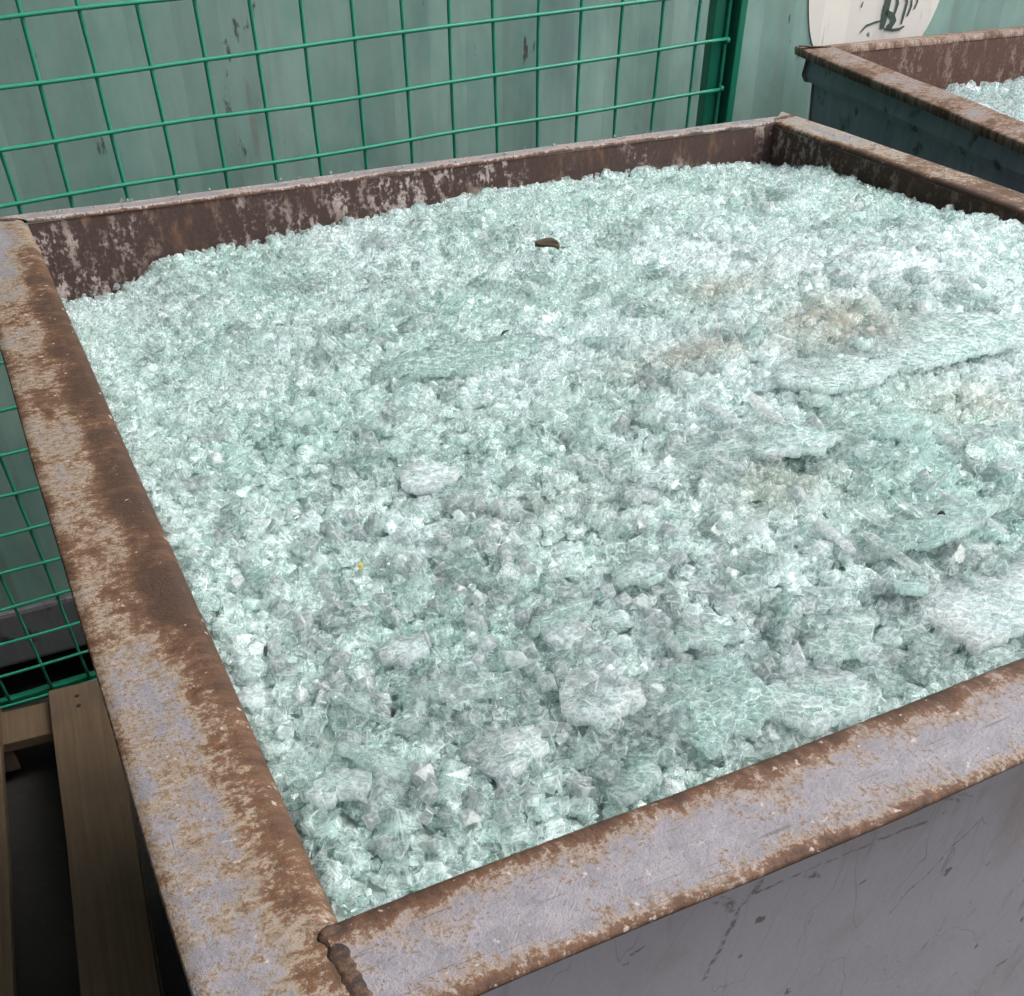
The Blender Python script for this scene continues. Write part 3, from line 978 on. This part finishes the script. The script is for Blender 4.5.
def merge(name, x, y, z, s, Rm, sh, tint, dirt, mat, base_z):
    VV, FF, TT, DD, EE = [], [], [], [], []
    off = 0
    for k in range(len(SHAPES)):
        idx = np.nonzero(sh == k)[0]
        if not len(idx): continue
        V, F, E = SHAPES[k]
        P = np.einsum('nij,vj->nvi', Rm[idx], V) * s[idx][:, None, None] + np.stack([x[idx], y[idx], z[idx]], -1)[:, None, :]
        nv = len(V)
        VV.append(P.reshape(-1, 3))
        TT.append(np.repeat(tint[idx], nv)); DD.append(np.repeat(dirt[idx], nv))
        for i in range(len(idx)):
            o_ = off + i * nv
            FF.extend([tuple(o_ + q for q in f) for f in F])
            EE.extend(E)
        off += nv * len(idx)
    V = np.concatenate(VV)
    o_ = mesh_obj(name, V, FF, mat, None, attrs={'tint': np.concatenate(TT), 'dirt': np.concatenate(DD)})
    face_attr(o_.data, EE)
    return o_

def shape_meshes(mat):
    out = []
    for k, (V, F, E) in enumerate(SHAPES):
        me = bpy.data.meshes.new('glass_fragment')
        me.from_pydata([tuple(v) for v in V], [], F)
        face_attr(me, E)
        for nm, val in (('tint', 0.25 + 0.6 * ((k * 37) % 48) / 48), ('dirt', 0.0)):
            a = me.attributes.new(nm, 'FLOAT', 'POINT')
            a.data.foreach_set('value', np.full(len(V), val, dtype=np.float32))
        me.materials.append(mat)
        out.append(me)
    return out

zw = lambda x, y: heap(x, y) + RZ
o = fines('glass_fines', '', lambda x, y: zw(x, y) - 0.009, (0.003, 0.985, 0.003, 1.028))
tag(o, 'pale green crushed glass fines filling the near bin under the fragments', 'glass', kind='stuff')

N = 44000
RECT = (0.001, 0.995, 0.001, 1.032)
x, y, z, s, dep = scatter(N, zw, RECT, 0.012, 0.0068, rng)
NS = 24000                                   # small splinters that fill the gaps
x2, y2, z2, s2, dep2 = scatter(NS, zw, RECT, 0.009, 0.0046, rng)
x, y, z, s, dep = [np.r_[a, b] for a, b in ((x, x2), (y, y2), (z, z2 - 0.002), (s, s2), (dep, dep2 + 0.01))]
N += NS
Rm = rand_rot(N, rng)
sh = rng.integers(0, len(SHAPES), N)
tint = tint_field(x, y, rng)
dirt = np.clip(dirt_at(x, y) * rng.uniform(0.2, 1.6, N), 0, 1)
# keep every fragment inside the walls
right_lim = 0.986 + 0.0137 * y
keep = (x - s * 0.5 > 0.0 + 0.0035 * y) & (x + s * 0.6 < right_lim - 0.002) & (y - s * 0.5 > 0.0005) & (y + s * 0.6 < 1.033 - 0.008 * x)
x, y, z, s, dep, Rm, sh, tint, dirt = [a[keep] for a in (x, y, z, s, dep, Rm, sh, tint, dirt)]
# the 300 that show largest become things of their own
dist = np.sqrt((x - CAM.x) ** 2 + (y - CAM.y) ** 2 + (z - CAM.z) ** 2)
vis = s / dist * (dep < 0.0035) * (s < 0.0125)
vis[(x < 0.03) | (y < 0.03)] = 0
pick = np.argsort(-vis)[:300]
rest = np.ones(len(x), bool); rest[pick] = False
o = merge('broken_glass', x[rest], y[rest], z[rest], s[rest], Rm[rest], sh[rest], tint[rest], dirt[rest], M_GLASS, RZ)
tag(o, 'heap of small pale green broken safety glass fragments filling the near bin', 'broken glass', kind='stuff')
meshes = shape_meshes(M_PIECE)
for i in pick:
    f = link('glass_fragment', meshes[sh[i]])
    mm = Matrix(Rm[i].tolist()).to_4x4() @ Matrix.Scale(float(s[i]), 4)
    mm.translation = (x[i], y[i], z[i] + 0.002)
    f.matrix_world = mm
    tag(f, 'small clear pale green glass cube lying loose on top of the near heap', 'glass fragment', 'loose glass fragments on the near heap')

# --- slabs of crazed toughened glass that still hang together
def clip_poly(poly, nx, ny, c):
    out = []
    for i in range(len(poly)):
        a, b = poly[i], poly[(i + 1) % len(poly)]
        da, db = nx * a[0] + ny * a[1] - c, nx * b[0] + ny * b[1] - c
        if da <= 0: out.append(a)
        if (da < 0 < db) or (db < 0 < da):
            t_ = da / (da - db)
            out.append((a[0] + (b[0] - a[0]) * t_, a[1] + (b[1] - a[1]) * t_))
    return out

def slab_mesh(name, w, h, thick, cell, r_, mat, ragged=0.18, relief=0.0012, curl=0.0, tint_mu=0.4, dirt=0.0):
    """outline w x h, broken in Voronoi cells with hairline gaps"""
    N_ = int(r_.integers(5, 8))
    a = np.sort(np.arange(N_) / N_ * 2 * np.pi + r_.uniform(-0.34, 0.34, N_)) + r_.uniform(0, 6)
    hull = [(math.cos(t_) * w / 2 * 1.06, math.sin(t_) * h / 2 * 1.06) for t_ in a]
    nx_, ny_ = max(2, int(w / cell)), max(2, int(h / cell))
    pts = []
    for j in range(ny_):
        for i in range(nx_):
            px_, py_ = ((i + 0.5 + r_.uniform(-0.42, 0.42)) / nx_ - 0.5) * w * 1.1, ((j + 0.5 + r_.uniform(-0.42, 0.42)) / ny_ - 0.5) * h * 1.1
            if (px_ / (w / 2)) ** 2 + (py_ / (h / 2)) ** 2 < 1.25:
                pts.append((px_, py_))
    V, F, T, EE = [], [], [], []
    for i, p_ in enumerate(pts):
        poly = [(p_[0] - cell * 2.5, p_[1] - cell * 2.5), (p_[0] + cell * 2.5, p_[1] - cell * 2.5), (p_[0] + cell * 2.5, p_[1] + cell * 2.5), (p_[0] - cell * 2.5, p_[1] + cell * 2.5)]
        for j, q_ in enumerate(pts):
            if i == j or abs(q_[0] - p_[0]) > cell * 4 or abs(q_[1] - p_[1]) > cell * 4: continue
            nx2, ny2 = q_[0] - p_[0], q_[1] - p_[1]
            l_ = math.hypot(nx2, ny2)
            if l_ < 1e-6: continue
            nx2 /= l_; ny2 /= l_
            poly = clip_poly(poly, nx2, ny2, nx2 * (p_[0] + q_[0]) / 2 + ny2 * (p_[1] + q_[1]) / 2 - 0.00035)
            if len(poly) < 3: break
        if len(poly) < 3: continue
        cut = False
        for e in range(N_):
            (ax, ay), (bx, by) = hull[e], hull[(e + 1) % N_]
            nx2, ny2 = by - ay, ax - bx
            l_ = math.hypot(nx2, ny2); nx2 /= l_; ny2 /= l_
            if nx2 * p_[0] + ny2 * p_[1] > nx2 * ax + ny2 * ay: cut = True
            poly = clip_poly(poly, nx2, ny2, nx2 * ax + ny2 * ay + r_.uniform(-0.1, 0.25) * cell)
            if len(poly) < 3: break
        if len(poly) < 3 or (cut and r_.uniform() < ragged * 3): continue
        dz = r_.normal(0, relief); tx, ty = r_.normal(0, 0.07, 2)
        b0 = len(V); n = len(poly)
        for sgn in (1, -1):
            for px_, py_ in poly:
                V.append((px_, py_, sgn * thick / 2 + dz + tx * (px_ - p_[0]) + ty * (py_ - p_[1]) + curl * (px_ * px_ + py_ * py_)))
        tv = float(np.clip(tint_mu + r_.normal(0, 0.20), 0, 1))
        T += [tv] * (2 * n)
        F.append(tuple(b0 + q for q in range(n)))
        F.append(tuple(b0 + n + q for q in reversed(range(n))))
        F += [(b0 + q, b0 + n + q, b0 + n + (q + 1) % n, b0 + (q + 1) % n) for q in range(n)]
        EE += [0.0, 0.0] + [0.6] * n
    me = bpy.data.meshes.new(name)
    me.from_pydata(V, [], F)
    face_attr(me, EE)
    for nm, vals in (('tint', T), ('dirt', [dirt] * len(T))):
        at = me.attributes.new(nm, 'FLOAT', 'POINT')
        at.data.foreach_set('value', np.asarray(vals, dtype=np.float32))
    me.materials.append(mat)
    return me

def place(name, me, px, py, lift, yaw, tilt, tdir, label, group=None, cat='glass slab'):
    X, Y, Zh = on_heap(px, py)
    o_ = link(name, me)
    R1 = Matrix.Rotation(math.radians(tilt), 3, Vector((math.cos(math.radians(tdir)), math.sin(math.radians(tdir)), 0))) @ Matrix.Rotation(math.radians(yaw), 3, 'Z')
    mm = R1.to_4x4(); mm.translation = (X, Y, RZ + Zh + lift)
    o_.matrix_world = mm
    return tag(o_, label, cat, group)

# explicit slabs: pixel of the middle, size (m), yaw, tilt, tilt axis
r2 = np.random.default_rng(5)
SL = [
    ((702, 706), 0.088, 0.078, 20, 14, 200, 0.05, 'largest aqua slab of crazed glass, beside the front rim'),
    ((815, 702), 0.066, 0.056, 40, 18, 160, 0.55, 'whitish slab of crazed glass just right of the large aqua slab'),
    ((985, 600), 0.125, 0.085, 25, 20, 190, 0.85, 'speckled bluish white glass slab at the right edge of the picture'),
    ((506, 755), 0.040, 0.046, 10, 22, 200, 0.75, 'squarish pale slab of crazed glass standing up near the front rim'),
    ((640, 775), 0.060, 0.022, 30, 40, 200, 0.0, 'narrow teal slab of glass lying against the front rim'),
    ((470, 358), 0.165, 0.075, -8, 4, 200, 0.10, 'long flat teal slab of glass in the middle of the heap'),
    ((880, 545), 0.120, 0.030, -28, 25, 240, 0.15, 'long strip of layered glass lying on the right side of the heap'),
    ((935, 520), 0.080, 0.035, -30, 30, 230, 0.35, 'short grey strip of glass beside the long layered strip'),
    ((860, 430), 0.075, 0.040, -25, 15, 240, 0.12, 'dark teal glass slab sunk in the right side of the heap'),
    ((745, 445), 0.130, 0.060, -30, 14, 230, 0.45, 'grey green glass slab slanting in the middle right of the heap'),
    ((930, 342), 0.180, 0.100, -5, 1, 210, 0.45, 'broad pale glass slab behind the dirty brown patch'),
    ((835, 375), 0.100, 0.065, -10, 5, 200, 0.55, 'flat cloudy glass slab in front of the dirty brown patch'),
    ((400, 655), 0.032, 0.030, 0, 20, 180, 0.70, 'rounded pale glass slab near the left front of the heap'),
    ((598, 700), 0.056, 0.048, 60, 18, 170, 0.75, 'whitish crazed glass slab left of the large aqua slab'),
    ((380, 765), 0.050, 0.018, -40, 45, 120, 0.2, 'thin glass strip tilted in the front corner of the heap'),
    ((340, 790), 0.034, 0.028, 0, 18, 180, 0.45, 'grey green glass slab in the front left corner of the heap'),
    ((560, 620), 0.048, 0.030, 10, 25, 190, 0.2, 'small teal glass slab in the middle front of the heap'),
    ((905, 590), 0.050, 0.020, 60, 55, 150, 0.0, 'upright dark green shard of glass near the right edge'),
    ((640, 575), 0.045, 0.030, 5, 20, 190, 0.35, 'small green glass slab lying front of the heap centre'),
    ((430, 480), 0.045, 0.045, 5, 10, 190, 0.8, 'pale lilac white glass slab left of the heap centre'),
    ((1000, 330), 0.10, 0.05, -20, 12, 210, 0.6, 'cloudy white glass slab beside the right bin wall'),
    ((840, 640), 0.070, 0.040, 35, 18, 180, 0.35, 'mottled green glass slab above the whitish slab at the front rim'),
    ((450, 690), 0.060, 0.026, -25, 22, 170, 0.25, 'teal glass strip lying left of the front middle of the heap'),
    ((700, 640), 0.050, 0.030, -15, 24, 170, 0.3, 'small green glass slab just behind the largest aqua slab'),
]
for (pp, w, h, yaw, tilt, td, tm, lab) in SL:
    me = slab_mesh('glass_slab', w, h, 0.0060, 0.0062, r2, M_SLAB, relief=0.0006, curl=r2.uniform(-0.8, 0.4), tint_mu=tm)
    place('glass_slab', me, pp[0], pp[1], 0.0022, yaw, tilt * 0.55, td, lab, 'slabs of crazed glass on the near heap')
# smaller clumps, spread by chance
templ = [slab_mesh('glass_clump', r2.uniform(0.024, 0.060), r2.uniform(0.018, 0.036), r2.uniform(0.006, 0.010), 0.0085, r2, M_PIECE, 0.3, 0.0016, tint_mu=r2.uniform(0.10, 0.62)) for _ in range(22)]
k_ = 0
while k_ < 200:
    X, Y = r2.uniform(0.04, 0.93), 0.03 + 0.95 * r2.uniform(0, 1) ** 1.5
    o_ = link('glass_clump', templ[k_ % len(templ)])
    R1 = Euler((r2.normal(0, 0.28), r2.normal(0, 0.28), r2.uniform(0, 6.28))).to_matrix().to_4x4()
    R1.translation = (X, Y, RZ + float(heap(X, Y)) + r2.uniform(-0.006, 0.0005))
    o_.matrix_world = R1
    tag(o_, 'thumb-sized clump of crazed pale green glass half sunk in the near heap', 'glass clump', 'clumps of crazed glass in the near heap')
    k_ += 1

# --- far bin: its own heap
fc = f2a + (sd + bd) * 0.5
def far_heap(x, y):
    return RZ - 0.10 + 0.085 * np.exp(-(((x - 2.0) / 0.38) ** 2 + ((y - 0.95) / 0.40) ** 2))
def far_inside(x, y, mrg):
    M_ = np.array([[bd.x, sd.x], [bd.y, sd.y]])
    q = np.linalg.solve(M_, np.stack([x - f2a.x, y - f2a.y]))
    return (q[0] > mrg) & (q[0] < 1.02 - mrg) & (q[1] > mrg) & (q[1] < 1.0 - mrg)
n = 60
V = []
for j in range(n):
    for i in range(n):
        q = f2a + bd * (0.012 + 0.996 * i / (n - 1)) + sd * (0.012 + 0.976 * j / (n - 1))
        V.append((q.x, q.y, float(far_heap(q.x, q.y)) - 0.02))
F = [(j * n + i, (j + 1) * n + i, (j + 1) * n + i + 1, j * n + i + 1) for j in range(n - 1) for i in range(n - 1)]
o = mesh_obj('glass_fines', V, F, M_FINES, None, True)
tag(o, 'pale crushed glass fines filling the far bin under the fragments', 'glass', kind='stuff')
nf = 9000
x = rng.uniform(1.15, 2.55, nf); y = rng.uniform(0.35, 1.45, nf)
ok = far_inside(x, y, 0.014); x, y = x[ok], y[ok]
nf = len(x)
z = far_heap(x, y) + rough(x, y) - 0.016 * rng.uniform(0, 1, nf)
s = np.clip(rng.lognormal(math.log(0.013), 0.3, nf), 0.006, 0.024)
o = merge('broken_glass', x, y, z, s, rand_rot(nf, rng), rng.integers(0, len(SHAPES), nf), np.clip(tint_field(x, y, rng) + 0.25, 0, 1), np.zeros(nf), M_GLASS, RZ)
tag(o, 'heap of broken safety glass fragments filling the far blue bin', 'broken glass', kind='stuff')

# --- crumbs of glass lying on the rims
cx_, cy__, cz_ = [], [], []
for _ in range(150):
    t_ = rng.uniform(0.02, 0.98)
    r_ = rng.uniform() * 0.86
    if r_ < 0.62: q = (t_, 1.034 - 0.008 * t_ + 0.006 + rng.uniform(0, 0.026) ** 1.0)
    elif r_ < 0.84: q = (0.988 + 0.0137 * t_ + 0.006 + rng.uniform(0, 0.03), t_)
    elif r_ < 0.92: q = (-rng.uniform(0.004, 0.05), t_)
    else: q = (t_, -rng.uniform(0.004, 0.05))
    cx_.append(q[0]); cy__.append(q[1]); cz_.append(RZ + 0.0008)
nc = len(cx_)
o = merge('glass_crumbs', np.array(cx_), np.array(cy__), np.array(cz_), np.clip(rng.lognormal(math.log(0.0019), 0.45, nc), 0.0009, 0.0048), rand_rot(nc, rng),
          rng.integers(0, len(SHAPES), nc), np.full(nc, 0.95), np.zeros(nc), M_GLASS, RZ)
tag(o, 'tiny white crumbs of glass scattered on the near bin rim', 'glass crumbs', kind='stuff')

# ------------------------------------------------------------------ small litter on the heap
def leaf():
    X, Y, Zh = on_heap(547, 254)
    V, F = [], []
    nU, nV = 12, 6
    for i in range(nU + 1):
        s_ = i / nU
        w = 0.0085 * math.sin(math.pi * min(1, s_ * 1.02)) ** 0.8 + 0.0003
        for j in range(nV + 1):
            q = j / nV * 2 - 1
            V.append(((s_ - 0.5) * 0.027, q * w * 0.75, 0.006 * q * q + 0.006 * math.sin(s_ * 3.0) * s_))
    for i in range(nU):
        for j in range(nV):
            F.append((i * (nV + 1) + j, (i + 1) * (nV + 1) + j, (i + 1) * (nV + 1) + j + 1, i * (nV + 1) + j + 1))
    k = NT('dry_leaf')
    ob = k.coord('Object')
    c = k.mix(k.noise(ob, 300, 4), (0.085, 0.060, 0.035), (0.19, 0.145, 0.09))
    mt = k.done(k.bsdf(c, 0.7))
    root = empty('dry_leaf', (X, Y, RZ + Zh + 0.006))
    root.rotation_euler = (0.25, 0.1, math.radians(-38))
    lf = mesh_obj('leaf_blade', V, F, mt, root, True)
    sol = lf.modifiers.new('thickness', 'SOLIDIFY'); sol.thickness = 0.0006
    V, F = tube_mesh([(0.015, 0, 0.003), (0.021, 0.001, 0.005), (0.026, 0.003, 0.005)], 0.0006, 6)
    mesh_obj('stalk', V, F, mt, root, True)
    tag(root, 'small curled dry brown leaf lying on the back of the heap', 'leaf')
leaf()

def sliver(name, px, py, L, w, yaw, mat, label, cat):
    X, Y, Zh = on_heap(px, py)
    V, F = [], []
    for i in range(7):
        s_ = i / 6
        ww = w * (0.25 + 0.75 * math.sin(math.pi * (0.1 + 0.8 * s_))) * (1 + 0.3 * noise.noise((i * 1.3, L * 99, 0)))
        for (a, b) in ((-1, -0.4), (1, -0.4), (0.7, 0.5), (-0.6, 0.6)):
            V.append(((s_ - 0.5) * L, a * ww / 2, b * ww * 0.5 + 0.002 * math.sin(s_ * 3)))
    for i in range(6):
        for j in range(4):
            F.append((i * 4 + j, i * 4 + (j + 1) % 4, (i + 1) * 4 + (j + 1) % 4, (i + 1) * 4 + j))
    F += [(3, 2, 1, 0), (24, 25, 26, 27)]
    o_ = mesh_obj(name, V, F, mat)
    o_.location = (X, Y, RZ + Zh + 0.008)
    o_.rotation_euler = (0.1, random.uniform(-0.3, 0.3), math.radians(yaw))
    tag(o_, label, cat)
M_BLACK = plain('black_sliver', (0.025, 0.028, 0.028), 0.55)
M_YEL = plain('yellow_plastic_scrap', (0.62, 0.55, 0.10), 0.5)
sliver('dark_sliver', 268, 662, 0.010, 0.0024, 75, M_BLACK, 'thin black scrap lying on the glass near the left rim', 'scrap')
sliver('dark_sliver', 505, 342, 0.010, 0.0025, 10, M_BLACK, 'dark sliver marking a crack at the back edge of the long flat teal slab', 'scrap')  # black sliver added in place of a small dark crack
sliver('dark_sliver', 938, 525, 0.005, 0.003, -30, M_BLACK, 'tiny black scrap on the glass at the right side', 'scrap')
sliver('dark_sliver', 395, 725, 0.005, 0.0028, 50, M_BLACK, 'tiny black scrap on the glass at the front middle', 'scrap')
sliver('plastic_scrap', 362, 577, 0.006, 0.003, 60, M_YEL, 'tiny yellow plastic scrap on the glass left of the middle', 'scrap')

# --- long bright-edged splinters on the right side of the heap
def splinter(p0, p1, w, tint_, label):
    a, b = Vector(on_heap(*p0)), Vector(on_heap(*p1))
    c = (a + b) / 2
    d = b - a
    L = d.length
    r_ = np.random.default_rng(int(p0[0] * 7 + p0[1]))
    V, F, T, E = [], [], [], []
    NSEG = 5
    for i in range(NSEG + 1):
        t_ = i / NSEG
        g = 1.0 if 0 < i < NSEG else 0.55
        for (u, v) in ((-1, -0.7), (1, -0.7), (1, 0.45), (0.7, 0.7), (-0.7, 0.7), (-1, 0.45)):
            V.append(((t_ - 0.5) * L + r_.normal(0, 0.0006), u * w / 2 * g + r_.normal(0, 0.0004), v * w / 2.2 * g + r_.normal(0, 0.0003)))
            T.append(tint_)
    for i in range(NSEG):
        for j in range(6):
            F.append((i * 6 + j, i * 6 + (j + 1) % 6, (i + 1) * 6 + (j + 1) % 6, (i + 1) * 6 + j))
            E.append(1.0 if j in (2, 4) else 0.0)
    F += [tuple(reversed(range(6))), tuple(NSEG * 6 + j for j in range(6))]
    E += [0.5, 0.5]
    me = bpy.data.meshes.new('glass_splinter')
    me.from_pydata(V, [], F)
    face_attr(me, E)
    for nm, vals in (('tint', T), ('dirt', [0.0] * len(T))):
        at = me.attributes.new(nm, 'FLOAT', 'POINT')
        at.data.foreach_set('value', np.asarray(vals, dtype=np.float32))
    me.materials.append(M_PIECE)
    o_ = link('glass_splinter', me)
    o_.location = (c.x, c.y, RZ + c.z + 0.0065)
    o_.rotation_euler = (r_.uniform(-0.5, 0.5), -math.asin(max(-1, min(1, d.z / L))) + r_.normal(0, 0.06), math.atan2(d.y, d.x))
    tag(o_, label, 'glass splinter', 'long glass splinters on the right of the near heap')
for p0, p1, w, t_, lab in (
    ((816, 530), (852, 560), 0.0055, 0.9, 'short bright white glass splinter left of the layered strips'),
    ((845, 512), (935, 560), 0.0060, 0.3, 'longest green glass splinter in the layered strips at the right'),
    ((860, 540), (920, 582), 0.0055, 0.5, 'clear glass splinter lying below the longest splinter'),
    ((892, 508), (968, 552), 0.0065, 0.2, 'teal glass splinter lying above the longest splinter'),
    ((935, 500), (1005, 540), 0.0060, 0.8, 'whitish glass splinter at the right edge of the picture'),
    ((748, 404), (782, 430), 0.0075, 0.97, 'thick white glass splinter right of the heap centre'),
    ((700, 408), (738, 432), 0.0055, 0.8, 'white glass splinter left of the thick white splinter'),
    ((712, 462), (742, 478), 0.0045, 0.7, 'small pale glass splinter below the thick white splinter'),
    ((800, 432), (850, 455), 0.0060, 0.1, 'dark teal glass splinter right of the thick white splinter'),
    ((925, 500), (945, 480), 0.0040, 0.3, 'thin green glass splinter pointing up to the right'),
    ((800, 600), (850, 596), 0.0050, 0.3, 'level green glass splinter in front of the layered strips'),
    ((330, 700), (385, 725), 0.0060, 0.3, 'green glass splinter near the front left rim')):
    splinter(p0, p1, w, t_, lab)
